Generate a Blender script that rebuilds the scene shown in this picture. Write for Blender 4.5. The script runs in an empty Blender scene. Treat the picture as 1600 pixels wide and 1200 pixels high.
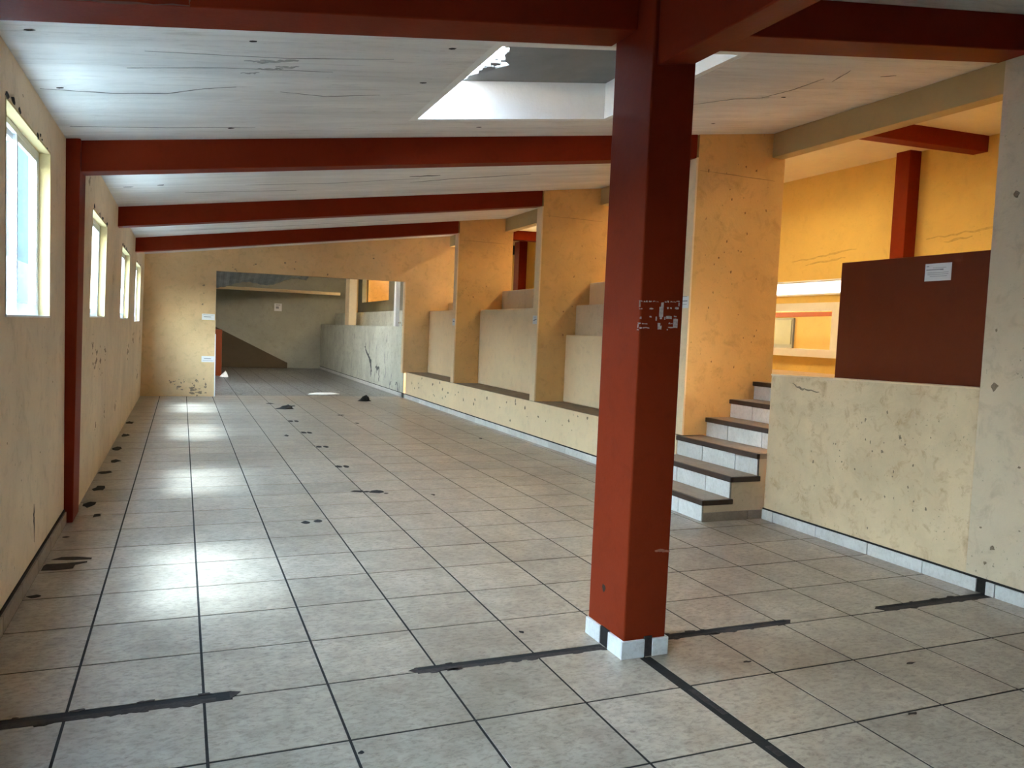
import bpy, math, random
from mathutils import Matrix, Vector
random.seed(7)
SC = bpy.context.scene
COL = SC.collection

# ------------------------------------------------------------------ camera
cam_d = bpy.data.cameras.new('camera')
cam = bpy.data.objects.new('camera', cam_d)
COL.objects.link(cam)
SC.camera = cam
R_ = Vector((0.92232677, -0.3841968, 0.04130551))
U_ = Vector((-0.01405085, 0.07347873, 0.9971978))
F_ = Vector((0.38615528, 0.9203226, -0.06237311))
cam.matrix_world = Matrix(((R_.x, U_.x, -F_.x, 0.39528019),
                           (R_.y, U_.y, -F_.y, -3.36744941),
                           (R_.z, U_.z, -F_.z, 1.54375602),
                           (0, 0, 0, 1)))
cam_d.sensor_fit = 'HORIZONTAL'
cam_d.sensor_width = 36.0
cam_d.lens = 36.0 * 1234.85 / 1600.0
cam_d.clip_start = 0.05
cam_d.clip_end = 300

# ------------------------------------------------------------------ sky, sun, exposure
SKY = 11.5
SUN = 4.0
EXPOSURE = 2.85
world = bpy.data.worlds.new('world')
SC.world = world
world.use_nodes = True
wn, wl = world.node_tree.nodes, world.node_tree.links
wn.clear()
wo = wn.new('ShaderNodeOutputWorld')
bg = wn.new('ShaderNodeBackground')
tc = wn.new('ShaderNodeTexCoord')
sx = wn.new('ShaderNodeSeparateXYZ')
rp = wn.new('ShaderNodeValToRGB')
rp.color_ramp.elements[0].position = 0.0
rp.color_ramp.elements[0].color = (0.95, 0.78, 0.57, 1)
rp.color_ramp.elements[1].position = 0.8
rp.color_ramp.elements[1].color = (0.80, 0.94, 1.10, 1)
wl.new(tc.outputs['Generated'], sx.inputs[0])
wl.new(sx.outputs['Z'], rp.inputs[0])
wl.new(rp.outputs[0], bg.inputs[0])
bg.inputs[1].default_value = SKY
wl.new(bg.outputs[0], wo.inputs[0])

sun_d = bpy.data.lights.new('sun', 'SUN')
sun_d.energy = SUN
sun_d.angle = math.radians(16.0)   # hazy sun
sun_d.color = (0.97, 0.99, 1.0)
sun = bpy.data.objects.new('sun', sun_d)
COL.objects.link(sun)
SUN_DIR = Vector((0.43, -0.06, -0.90)).normalized()
sun.rotation_euler = SUN_DIR.to_track_quat('-Z', 'Y').to_euler()
sun.location = (0, 0, 12)

vs = SC.view_settings
vs.view_transform = 'Standard'
vs.look = 'None'
vs.exposure = EXPOSURE
vs.gamma = 1.0
vs.use_curve_mapping = False
SC.cycles.diffuse_bounces = 8
SC.cycles.max_bounces = 14
SC.cycles.transparent_max_bounces = 12
SC.cycles.use_denoising = True
SC.cycles.sample_clamp_indirect = 12.0


# ------------------------------------------------------------------ materials
def new_mat(name):
    m = bpy.data.materials.new(name)
    m.use_nodes = True
    nt = m.node_tree
    return m, nt.nodes, nt.links, nt.nodes['Principled BSDF']


def noise(n, l, vec, scale, detail=6, rough=0.6, dist=0.0):
    t = n.new('ShaderNodeTexNoise')
    t.inputs['Scale'].default_value = scale
    t.inputs['Detail'].default_value = detail
    t.inputs['Roughness'].default_value = rough
    t.inputs['Distortion'].default_value = dist
    l.new(vec, t.inputs['Vector'])
    return t


def ramp(n, l, src, p0, p1, c0=(0, 0, 0, 1), c1=(1, 1, 1, 1)):
    r = n.new('ShaderNodeValToRGB')
    r.color_ramp.elements[0].position = p0
    r.color_ramp.elements[1].position = p1
    r.color_ramp.elements[0].color = c0
    r.color_ramp.elements[1].color = c1
    l.new(src, r.inputs[0])
    return r


def mix(n, l, fac, a, b, mode='MIX'):
    m = n.new('ShaderNodeMix')
    m.data_type = 'RGBA'
    m.blend_type = mode
    if isinstance(fac, (int, float)):
        m.inputs[0].default_value = fac
    else:
        l.new(fac, m.inputs[0])
    for sock, v in ((m.inputs[6], a), (m.inputs[7], b)):
        if isinstance(v, tuple):
            sock.default_value = v if len(v) == 4 else v + (1,)
        else:
            l.new(v, sock)
    return m.outputs[2]


def scaled_pos(n, l, scale):
    g = n.new('ShaderNodeNewGeometry')
    mp = n.new('ShaderNodeMapping')
    mp.inputs['Scale'].default_value = scale
    l.new(g.outputs['Position'], mp.inputs['Vector'])
    return mp.outputs[0]


def plaster(name, base, dirt, blotch=0.5, specks=0.5, scale=1.0, rough=0.75, bump=0.25, stretch=(1, 1, 1)):
    """painted plaster: slow blotches, worn scuffs and small dark pocks"""
    m, n, l, p = new_mat(name)
    v = scaled_pos(n, l, stretch)
    big = noise(n, l, v, 1.1 * scale, 5, 0.62, 0.3)
    bigr = ramp(n, l, big.outputs[0], 0.38, 0.72)
    c = mix(n, l, bigr.outputs[0], base, tuple(x * (1 - 0.28 * blotch) for x in base))
    med = noise(n, l, v, 7 * scale, 8, 0.68, 0.6)
    medr = ramp(n, l, med.outputs[0], 0.52, 0.78, (0, 0, 0, 1), (blotch, blotch, blotch, 1))
    c = mix(n, l, medr.outputs[0], c, dirt)
    fine = noise(n, l, v, 34 * scale, 4, 0.7)
    gate = ramp(n, l, noise(n, l, v, 2.3 * scale, 3, 0.5).outputs[0], 0.45, 0.65)
    spk = ramp(n, l, fine.outputs[0], 0.63, 0.70, (0, 0, 0, 1), (specks, specks, specks, 1))
    mm = n.new('ShaderNodeMath')
    mm.operation = 'MULTIPLY'
    l.new(spk.outputs[0], mm.inputs[0])
    l.new(gate.outputs[0], mm.inputs[1])
    c = mix(n, l, mm.outputs[0], c, tuple(x * 0.35 for x in dirt))
    l.new(c, p.inputs['Base Color'])
    p.inputs['Roughness'].default_value = rough
    p.inputs['Specular IOR Level'].default_value = 0.12
    b = n.new('ShaderNodeBump')
    b.inputs['Strength'].default_value = bump
    b.inputs['Distance'].default_value = 0.012
    l.new(med.outputs[0], b.inputs['Height'])
    b2 = n.new('ShaderNodeBump')
    b2.inputs['Strength'].default_value = bump * 1.6
    b2.inputs['Distance'].default_value = 0.006
    l.new(fine.outputs[0], b2.inputs['Height'])
    l.new(b.outputs[0], b2.inputs['Normal'])
    l.new(b2.outputs[0], p.inputs['Normal'])
    return m


def plain(name, col, rough=0.6, var=0.15, scale=12.0, metal=0.0, bump=0.0, spec=0.4):
    m, n, l, p = new_mat(name)
    v = scaled_pos(n, l, (1, 1, 1))
    t = noise(n, l, v, scale, 5, 0.6)
    r = ramp(n, l, t.outputs[0], 0.3, 0.75)
    c = mix(n, l, r.outputs[0], col, tuple(x * (1 - var) for x in col))
    l.new(c, p.inputs['Base Color'])
    p.inputs['Roughness'].default_value = rough
    p.inputs['Metallic'].default_value = metal
    p.inputs['Specular IOR Level'].default_value = spec
    if bump:
        b = n.new('ShaderNodeBump')
        b.inputs['Strength'].default_value = bump
        b.inputs['Distance'].default_value = 0.01
        l.new(t.outputs[0], b.inputs['Height'])
        l.new(b.outputs[0], p.inputs['Normal'])
    return m


def tile_mat(name, c_a, c_b, c_dirt, rough=0.3, wear=0.5):
    m, n, l, p = new_mat(name)
    g = n.new('ShaderNodeNewGeometry')
    oi = n.new('ShaderNodeObjectInfo')
    v = scaled_pos(n, l, (1, 1, 1))
    cl = noise(n, l, v, 5.0, 8, 0.65, 0.5)
    clr = ramp(n, l, cl.outputs[0], 0.36, 0.68)
    c = mix(n, l, clr.outputs[0], c_a, c_b)
    v2 = scaled_pos(n, l, (0.75, 1.35, 1))
    gr = noise(n, l, v2, 32.0, 8, 0.76, 0.5)
    grr = ramp(n, l, gr.outputs[0], 0.47, 0.70, (0, 0, 0, 1), (wear, wear, wear, 1))
    c = mix(n, l, grr.outputs[0], c, c_dirt)
    lg = noise(n, l, v, 0.9, 4, 0.6)
    lgr = ramp(n, l, lg.outputs[0], 0.42, 0.72, (0, 0, 0, 1), (0.35, 0.35, 0.35, 1))
    c = mix(n, l, lgr.outputs[0], c, c_dirt)
    hs = n.new('ShaderNodeHueSaturation')
    mr = n.new('ShaderNodeMapRange')
    mr.inputs['To Min'].default_value = 0.88
    mr.inputs['To Max'].default_value = 1.08
    l.new(oi.outputs['Random'], mr.inputs['Value'])
    l.new(mr.outputs[0], hs.inputs['Value'])
    l.new(c, hs.inputs['Color'])
    l.new(hs.outputs[0], p.inputs['Base Color'])
    rr = n.new('ShaderNodeMapRange')
    rr.inputs['To Min'].default_value = rough
    rr.inputs['To Max'].default_value = rough + 0.25
    l.new(gr.outputs[0], rr.inputs['Value'])
    l.new(rr.outputs[0], p.inputs['Roughness'])
    p.inputs['Specular IOR Level'].default_value = 0.5
    b = n.new('ShaderNodeBump')
    b.inputs['Strength'].default_value = 0.12
    b.inputs['Distance'].default_value = 0.004
    l.new(gr.outputs[0], b.inputs['Height'])
    l.new(b.outputs[0], p.inputs['Normal'])
    return m


def glazing(name, tint, clear, gloss=0.08):
    """dusty window pane: part clear, part scattering"""
    m, n, l, p = new_mat(name)
    n.remove(p)
    out = n['Material Output']
    tr = n.new('ShaderNodeBsdfTransparent')
    tr.inputs[0].default_value = tint + (1,)
    tl = n.new('ShaderNodeBsdfTranslucent')
    v = scaled_pos(n, l, (1, 3.0, 0.35))
    t = noise(n, l, v, 5, 5, 0.6)
    r = ramp(n, l, t.outputs[0], 0.3, 0.75, tuple(x * 0.8 for x in tint) + (1,), tint + (1,))
    l.new(r.outputs[0], tl.inputs[0])
    m1 = n.new('ShaderNodeMixShader')
    m1.inputs[0].default_value = clear
    l.new(tl.outputs[0], m1.inputs[1])
    l.new(tr.outputs[0], m1.inputs[2])
    gl = n.new('ShaderNodeBsdfGlossy')
    gl.inputs['Roughness'].default_value = 0.06
    m2 = n.new('ShaderNodeMixShader')
    m2.inputs[0].default_value = gloss
    l.new(m1.outputs[0], m2.inputs[1])
    l.new(gl.outputs[0], m2.inputs[2])
    l.new(m2.outputs[0], out.inputs[0])
    return m


M = {}
M['cream'] = plaster('cream_plaster', (0.74, 0.60, 0.42), (0.42, 0.32, 0.21), 0.6, 0.8)
M['cream_worn'] = plaster('cream_plaster_worn', (0.80, 0.62, 0.39), (0.47, 0.28, 0.13), 0.95, 0.9, 1.3)
M['pale'] = plaster('pale_plaster', (0.88, 0.69, 0.44), (0.52, 0.40, 0.25), 0.35, 0.5)
M['header'] = plaster('header_plaster', (0.52, 0.40, 0.20), (0.36, 0.28, 0.15), 0.3, 0.2)
M['ochre'] = plaster('ochre_plaster', (0.77, 0.48, 0.19), (0.46, 0.27, 0.10), 0.7, 0.8)
M['yellow'] = plaster('yellow_plaster', (0.75, 0.54, 0.17), (0.50, 0.35, 0.11), 0.35, 0.5)
M['tan'] = plaster('tan_plaster', (0.76, 0.54, 0.29), (0.44, 0.30, 0.16), 0.6, 0.6)
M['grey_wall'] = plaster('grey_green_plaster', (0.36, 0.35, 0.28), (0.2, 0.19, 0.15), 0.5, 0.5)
M['pale_grey'] = plaster('pale_grey_plaster', (0.66, 0.66, 0.56), (0.28, 0.27, 0.22), 0.8, 1.0, 1.4)
M['ceiling'] = plaster('ceiling_whitewash', (0.82, 0.80, 0.77), (0.50, 0.47, 0.44), 0.85, 0.7, 0.9, 0.85, 0.7, (0.35, 3.2, 1))
M['white'] = plaster('white_paint', (0.84, 0.84, 0.82), (0.6, 0.58, 0.54), 0.25, 0.2)
M['red'] = plaster('red_oxide_paint', (0.21, 0.026, 0.008), (0.14, 0.017, 0.006), 0.5, 0.25, 1.0, 0.5, 0.12)
for _m in (M['red'],):
    _m.node_tree.nodes['Principled BSDF'].inputs['Specular IOR Level'].default_value = 0.04
M['red_panel'] = plaster('red_brown_paint', (0.165, 0.030, 0.006), (0.11, 0.020, 0.005), 0.4, 0.15, 1.2, 0.5, 0.1)
M['tile'] = tile_mat('floor_tile', (0.465, 0.385, 0.295), (0.315, 0.25, 0.185), (0.125, 0.090, 0.062), 0.20, 0.85)
M['tile_dark'] = tile_mat('floor_tile_darker', (0.26, 0.25, 0.23), (0.18, 0.175, 0.16), (0.07, 0.065, 0.06), 0.16, 0.6)  # same tile pattern in darker, greyer tones
M['warm_bounce_upper'] = tile_mat('upper_floor_warm_bounce', (0.55, 0.40, 0.25), (0.45, 0.32, 0.19), (0.3, 0.2, 0.12), 0.4, 0.4)  # colour of the unseen upper floors, set warm to bounce orange light
M['marble'] = tile_mat('skirting_tile', (0.78, 0.77, 0.74), (0.66, 0.65, 0.61), (0.42, 0.40, 0.36), 0.3, 0.5)
M['skirt_brown'] = tile_mat('skirting_tile_brown', (0.36, 0.29, 0.22), (0.27, 0.21, 0.16), (0.15, 0.11, 0.08), 0.35, 0.5)
M['grout'] = plain('dark_grout', (0.013, 0.010, 0.008), 0.85, 0.4, 30, bump=0.3)
M['mortar'] = plain('exposed_mortar', (0.055, 0.038, 0.032), 0.95, 0.6, 40, bump=0.6)
M['dirt'] = plain('black_dirt', (0.022, 0.018, 0.015), 0.95, 0.5, 40)
M['nosing'] = plain('dark_brown_nosing', (0.050, 0.026, 0.016), 0.45, 0.4, 14)
M['tread'] = tile_mat('tread_tile', (0.44, 0.33, 0.23), (0.34, 0.25, 0.17), (0.2, 0.14, 0.1), 0.35, 0.5)
M['chip'] = plain('chipped_plaster', (0.36, 0.26, 0.165), 0.95, 0.5, 40)
M['chip_ochre'] = plain('worn_ochre', (0.34, 0.18, 0.07), 0.95, 0.4, 40)
M['soot'] = plain('soot_smear', (0.44, 0.43, 0.41), 0.9, 0.4, 30)
M['crack'] = plain('crack_grey', (0.20, 0.19, 0.18), 0.95, 0.4, 40)
M['paper'] = plain('white_paper', (0.80, 0.80, 0.80), 0.8, 0.05, 6)
M['ink'] = plain('grey_ink', (0.33, 0.33, 0.35), 0.8, 0.1, 6)
M['alu'] = plain('white_aluminium', (0.70, 0.72, 0.74), 0.35, 0.08, 8)
M['pane'] = glazing('dusty_pane', (0.75, 0.88, 0.98), 0.997, 0.05)
M['poly'] = glazing('white_polycarbonate', (0.96, 0.98, 1.0), 0.05, 0.03)
M['poly_dim'] = glazing('dim_polycarbonate', (0.40, 0.42, 0.44), 0.05, 0.03)  # tinted dark to cut the light coming through
M['poly_warm'] = glazing('added_roof_light_sheet', (0.64, 0.55, 0.39), 0.25, 0.03)
M['cover'] = plain('grey_cover_sheet', (0.20, 0.20, 0.19), 0.7, 0.25, 3)
M['sheet'] = plain('galvanised_sheet', (0.40, 0.45, 0.48), 0.35, 0.4, 5, 0.6)
M['outside'] = plain('window_backdrop_dark', (0.007, 0.017, 0.030), 0.9, 0.5, 1.5)
M['ground'] = plain('outside_ground', (0.45, 0.42, 0.36), 0.95, 0.2, 1.0)
M['tape'] = plain('tape_residue', (0.62, 0.52, 0.50), 0.8, 0.5, 90)
M['facade'] = plaster('facade_ochre', (0.26, 0.17, 0.06), (0.18, 0.11, 0.04), .4, .2)
M['dark_glass'] = plain('dark_grey_door', (0.075, 0.075, 0.06), 0.3, 0.2, 4)
M['metal'] = plain('dark_metal', (0.05, 0.05, 0.05), 0.5, 0.2, 10)


# ------------------------------------------------------------------ mesh helpers
class MB:
    def __init__(s):
        s.v, s.f = [], []

    def hexa(s, p):
        """p: 8 points, bottom ring then top ring"""
        k = len(s.v)
        s.v += [tuple(q) for q in p]
        for a in ((0, 3, 2, 1), (4, 5, 6, 7), (0, 1, 5, 4), (1, 2, 6, 5), (2, 3, 7, 6), (3, 0, 4, 7)):
            s.f.append(tuple(k + i for i in a))
        return s

    def box(s, x0, x1, y0, y1, z0, z1):
        return s.hexa([(x0, y0, z0), (x1, y0, z0), (x1, y1, z0), (x0, y1, z0),
                       (x0, y0, z1), (x1, y0, z1), (x1, y1, z1), (x0, y1, z1)])

    def slope_x(s, x0, x1, y0, y1, b0, b1, t0, t1):
        """box whose bottom and top heights change from x0 to x1"""
        return s.hexa([(x0, y0, b0), (x1, y0, b1), (x1, y1, b1), (x0, y1, b0),
                       (x0, y0, t0), (x1, y0, t1), (x1, y1, t1), (x0, y1, t0)])

    def prism(s, poly, axis, a, b):
        """poly in the two other axes, extruded along axis from a to b"""
        k, n = len(s.v), len(poly)
        for d in (a, b):
            for (p, q) in poly:
                s.v.append({'x': (d, p, q), 'y': (p, d, q), 'z': (p, q, d)}[axis])
        s.f.append(tuple(k + i for i in range(n))[::-1])
        s.f.append(tuple(k + n + i for i in range(n)))
        for i in range(n):
            j = (i + 1) % n
            s.f.append((k + i, k + j, k + n + j, k + n + i))
        return s

    def shear(s, kx, z0=0.0):
        s.v = [(x + kx * (z - z0), y, z) for x, y, z in s.v]
        return s

    def mesh(s, name):
        me = bpy.data.meshes.new(name)
        me.from_pydata(s.v, [], s.f)
        import bmesh
        bm = bmesh.new()
        bm.from_mesh(me)
        bmesh.ops.recalc_face_normals(bm, faces=bm.faces)
        bm.to_mesh(me)
        bm.free()
        return me

    def build(s, name, mat, parent=None, bevel=0.0, **props):
        o = link(name, s.mesh(name), mat, parent, **props)
        if bevel:
            b = o.modifiers.new('soft_edge', 'BEVEL')
            b.width = bevel
            b.segments = 2
            b.limit_method = 'ANGLE'
        return o


def link(name, me, mat, parent=None, **props):
    if mat is not None and not me.materials:
        me.materials.append(mat)
    o = bpy.data.objects.new(name, me)
    COL.objects.link(o)
    if parent is not None:
        o.parent = parent
        o.matrix_parent_inverse = parent.matrix_basis.inverted()
    for k, v in props.items():
        o[k] = v
    return o


def empty(name, loc, **props):
    o = bpy.data.objects.new(name, None)
    o.empty_display_size = 0.1
    o.location = loc
    COL.objects.link(o)
    for k, v in props.items():
        o[k] = v
    return o


def rect_minus(rects, hole):
    hx0, hx1, hy0, hy1 = hole
    out = []
    for (x0, x1, y0, y1) in rects:
        if hx0 >= x1 or hx1 <= x0 or hy0 >= y1 or hy1 <= y0:
            out.append((x0, x1, y0, y1))
            continue
        if hx0 > x0:
            out.append((x0, hx0, y0, y1))
        if hx1 < x1:
            out.append((hx1, x1, y0, y1))
        a, b = max(x0, hx0), min(x1, hx1)
        if hy0 > y0:
            out.append((a, b, y0, hy0))
        if hy1 < y1:
            out.append((a, b, hy1, y1))
    return out


def holes(rect, hs):
    r = [rect]
    for h in hs:
        r = rect_minus(r, h)
    return r


def ceil_z(x):
    return 2.885 + 0.1414 * x


def blob(cx, cy, r, n=9, jag=0.35, sx=1.0, sy=1.0, seed=0):
    rr = random.Random(seed)
    return [(cx + sx * r * math.cos(2 * math.pi * i / n) * (1 + jag * (rr.random() * 2 - 1)),
             cy + sy * r * math.sin(2 * math.pi * i / n) * (1 + jag * (rr.random() * 2 - 1))) for i in range(n)]


def ribbon(pts, w, seed=0):
    """closed polygon around a jagged polyline, 2D"""
    rr = random.Random(seed)
    fine = []
    for (a, b) in zip(pts[:-1], pts[1:]):
        for k in range(5):
            t = k / 5
            fine.append((a[0] + (b[0] - a[0]) * t + w * 0.7 * (rr.random() - .5), a[1] + (b[1] - a[1]) * t + w * 0.9 * (rr.random() - .5)))
    fine.append(pts[-1])
    up, dn = [], []
    for i, p in enumerate(fine):
        q0, q1 = fine[max(0, i - 1)], fine[min(len(fine) - 1, i + 1)]
        d = math.hypot(q1[0] - q0[0], q1[1] - q0[1]) or 1
        nx, ny = -(q1[1] - q0[1]) / d, (q1[0] - q0[0]) / d
        ww = w * (0.25 + 0.75 * math.sin(math.pi * (i + .3) / (len(fine) + .0))) * (0.6 + 0.8 * rr.random()) / 2
        up.append((p[0] + nx * ww, p[1] + ny * ww))
        dn.append((p[0] - nx * ww, p[1] - ny * ww))
    return up, dn


def strip_mb(pts, w, place, th, seed=0):
    """thin solid ribbon; place(u, v, h) -> xyz"""
    up, dn = ribbon(pts, w, seed)
    m = MB()
    for i in range(len(up) - 1):
        q = [dn[i], dn[i + 1], up[i + 1], up[i]]
        m.hexa([place(a, b, 0) for a, b in q] + [place(a, b, th) for a, b in q])
    return m


# ------------------------------------------------------------------ floor
GR = [(-0.40, 0.61, -0.030, 0.055), (1.40, 2.372, -0.020, 0.050), (2.635, 3.56, -0.006, 0.062), (4.27, 5.2, -0.004, 0.080),
      (2.470, 2.535, -6.0, -0.162)]
floor = MB().box(-0.6, 5.6, -5.8, 27.2, -0.15, -0.0024).build('floor', M['grout'], kind='structure',
                                                        label='worn beige tiled floor of the long empty hall')
T = 0.5
full = MB()
gx, gy, ch = 0.0056, 0.0058, 0.0012
a, b = T / 2 - gx, T / 2 - gy
full.hexa([(-a, -b, -0.008), (a, -b, -0.008), (a, b, -0.008), (-a, b, -0.008),
           (-a, -b, -ch), (a, -b, -ch), (a, b, -ch), (-a, b, -ch)])
k = len(full.v)
full.v += [(-a + ch, -b + ch, 0), (a - ch, -b + ch, 0), (a - ch, b - ch, 0), (-a + ch, b - ch, 0)]
full.f = [f for f in full.f if f != (4, 5, 6, 7)] + [(8, 9, 10, 11), (4, 5, 9, 8), (5, 6, 10, 9), (6, 7, 11, 10), (7, 4, 8, 11)]
full_me = full.mesh('tile')
full_me.materials.append(M['tile'])

XL, XR = -0.385, 5.2
far, far2 = MB(), MB()
rt = random.Random(3)
COLM = [(455, 560)]


def cut_rects(x0, x1, y0, y1):
    hs = list(GR) + [(2.384, 2.622, -0.150, 0.21)]
    if y0 > 2.0:
        hs += [(4.56, 5.3, 2.19, 3.44), (5.115, 5.3, 3.3, 30)]
    return holes((x0, x1, y0, y1), hs)


for j in range(-8, 54):
    y0, y1 = j * T, (j + 1) * T
    for i in range(-1, 11):
        x0, x1 = max(i * T, XL), min((i + 1) * T, XR if y0 < 2.2 else 5.115)
        if y0 >= 14.5 and i < 1 and j >= 29:
            pass
        if x1 - x0 < 0.02:
            continue
        rects = cut_rects(x0 + gx, x1 - gx, y0 + gy, y1 - gy)
        rects = [r for r in rects if r[1] - r[0] > 0.006 and r[3] - r[2] > 0.006]
        if not rects:
            continue
        if j >= 14:
            for r in rects:
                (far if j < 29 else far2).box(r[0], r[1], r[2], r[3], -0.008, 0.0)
            continue
        whole = len(rects) == 1 and abs(x1 - x0 - T) < 1e-4 and abs(rects[0][3] - rects[0][2] - (T - 2 * gy)) < 1e-4 and abs(rects[0][1] - rects[0][0] - (T - 2 * gx)) < 1e-4
        if whole:
            o = link('tile', full_me, None, floor)
            o.location = ((x0 + x1) / 2, (y0 + y1) / 2, rt.uniform(-0.0006, 0.0))
            o.rotation_euler = (rt.uniform(-1, 1) * 0.0012, rt.uniform(-1, 1) * 0.0012, 0)
        else:
            m = MB()
            for r in rects:
                m.box(r[0], r[1], r[2], r[3], -0.008, -0.0003)
            m.build('tile', M['tile'], floor)
far.build('tile_field', M['tile'], floor, kind='stuff')
far2.build('tile_field', M['tile_dark'], floor, kind='stuff', label='darker grey tiles of the room beyond the opening')

# mortar beds left in the cut channels
for n_, g in enumerate(GR):
    m = MB()
    rr = random.Random(20 + n_)
    L = max(g[1] - g[0], g[3] - g[2])
    along_x = (g[1] - g[0]) > (g[3] - g[2])
    t = 0.0
    while t < L:
        d = rr.uniform(0.05, 0.22)
        e = min(t + d, L)
        w0, w1 = rr.uniform(0.45, 0.6), rr.uniform(0.8, 1.0)
        h = rr.uniform(-0.005, -0.002)
        if along_x:
            yy = g[3] - g[2]
            m.box(g[0] + t, g[0] + e, g[2] + 0.002, g[2] + yy * w0, -0.0075, h + .0025)
        else:
            xx = g[1] - g[0]
            m.box(g[0] + xx * (1 - w0) * 0.9, g[0] + xx * w1, g[2] + t, g[2] + e, -0.0075, h + .0015)
        t = e
    m.build('channel_mortar', M['mortar'], floor, label='dark crumbling mortar bed in the cut floor channel')


    if along_x:
        ed = MB()
        for q in range(int(L / .07)):
            x = g[0] + rr.random() * L
            side = g[2] if rr.random() < .75 else g[3]
            ed.prism(blob(x, side, rr.uniform(.005, .013), 8, .5, 2.6, 1.0, rr.randrange(9999)), 'z', -.0004, .0010)
        for xe, sg in ((g[0], -1), (g[1], 1)):
            if -.3 < xe < 5.1 and not 2.3 < xe < 2.7:
                ym = g[2] + (g[3] - g[2]) * (.75 if sg > 0 else .6)
                ed.prism([(xe - sg * .01, g[2] + .004), (xe + sg * .035, ym), (xe - sg * .01, g[3] - .004)], 'z', -.0004, .0010)
        ed.build('channel_edge', M['mortar'], floor, kind='stuff')


def flat(name, poly, mat, parent, z0=0.0, th=0.0015, **pr):
    return MB().prism(poly, 'z', z0 - 0.0004, z0 + th).build(name, mat, parent, **pr)


# broken tile patches by the left wall, anchor scars in pairs along the hall
flat('broken_patch', [(-0.348, 2.276), (-0.296, 2.328), (-0.204, 2.313), (-0.118, 2.269), (-0.119, 2.236), (-0.219, 2.243)], M['mortar'], floor)
flat('broken_patch', [(-0.372, 2.05), (-0.372, 2.150), (-0.361, 2.182), (-0.247, 2.178), (-0.138, 2.195), (-0.135, 2.167), (-0.198, 2.13), (-0.202, 2.054), (-0.29, 2.035)], M['mortar'], floor)
pairs = [((1.318, 2.91), (1.418, 2.93)), ((2.022, 5.39), (2.106, 5.385)), ((2.042, 6.90), (2.13, 6.89)), ((2.041, 8.295), (2.122, 8.29)), ((2.036, 9.727), (2.126, 9.724))]
for q, (p0, p1) in enumerate(pairs):
    for s_, p_ in enumerate((p0, p1)):
        flat('anchor_scar', blob(p_[0], p_[1], 0.034 + 0.006 * (q > 0), 8, 0.25, 1.0, 1.35 + 0.4 * q, 40 + q * 2 + s_), M['dirt'], floor)
for q, (x, y, r, sxx, syy) in enumerate([(1.96, 4.02, .05, 1.2, .8), (2.03, 3.99, .03, 1.4, .8), (2.13, 3.97, .06, 1.1, .9), (2.19, 3.88, .02, 1, 1),
                                     (2.613, 3.732, .018, 1, 1.5), (4.465, 7.46, .03, 1, 1.5), (2.0, 12.7, .07, 1.2, 1.2), (2.39, 12.2, .05, 1, 2), (1.77, 8.0, .04, 1, 2),
                                     (3.05, 9.4, .03, 1, 2), (3.0, 10.6, .06, 1.4, 1), (-0.30, 3.9, .05, 1, 2), (-0.27, 4.6, .06, 1, 2), (-0.30, 5.4, .05, 1, 2.4),
                                     (-0.26, 6.1, .05, 1, 2), (-0.31, 7.0, .05, 1, 3), (-0.28, 8.2, .05, 1, 3), (-0.30, 9.6, .05, 1, 3), (-0.2, 3.5, .03, 1, 2),
                                     (-0.33, 1.55, .03, 1.2, .7), (-0.34, 2.85, .02, 1, 1), (0.66, -0.9, .016, 1.3, .8), (1.02, -0.6, .01, 1, 1), (2.05, 0.31, .014, 1, 1),
                                     (3.3, -1.02, .015, 1.8, .6), (2.96, -0.36, .012, 1.6, .6), (3.75, -0.62, .016, 1.8, .5)]):
    flat('dirt_stain', blob(x, y, r, 9, 0.45, sxx, syy, 90 + q), M['dirt'] if q < 24 else M['mortar'], floor)

# ------------------------------------------------------------------ ceiling of the hall, with its skylight
SKYL = (2.055, 3.69, 0.935, 2.70)
ceiling = MB()
for (x0, x1, y0, y1) in holes((-0.53, 6.2, -5.8, 14.4), [(1.995, 3.75, 0.875, 2.76)]):
    ceiling.slope_x(x0, x1, y0, y1, ceil_z(x0), ceil_z(x1), ceil_z(x0) + .14, ceil_z(x1) + .14)
ceiling = ceiling.build('ceiling', M['ceiling'], kind='structure', label='sloping whitewashed concrete ceiling over the hall')
sh = MB()
w_ = 0.06
for (x0, x1, y0, y1) in ((1.995, 3.75, 2.70, 2.76), (1.995, 3.75, 0.875, 0.935), (1.995, 2.055, 0.935, 2.70), (3.69, 3.75, 0.935, 2.70)):
    sh.slope_x(x0, x1, y0, y1, ceil_z(x0) + .002, ceil_z(x1) + .002, ceil_z(x0) + .30, ceil_z(x1) + .30)
sh.build('skylight_shaft', M['white'], ceiling, label='white painted upstand of the skylight')
# dark cover sheet with a torn left edge, and a translucent sheet added to soften sun and sky in the gap
rr = random.Random(5)
edge = []
n_ = 26
for i in range(n_ + 1):
    t = i / n_
    y = 0.85 + (2.80 - 0.85) * t
    x = 2.46 + (0.0 if y < 1.85 else 0.16 * (y - 1.85) / .45 if y < 2.3 else 0.16 - 0.15 * (y - 2.3) / .12 if y < 2.42 else 0.01 - 0.07 * (y - 2.42) / .35) + rr.uniform(-0.03, 0.03)
    edge.append((x, y))


def up_plane(h):
    return lambda u, v, t: (u, v, ceil_z(u) + h + t)


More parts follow.
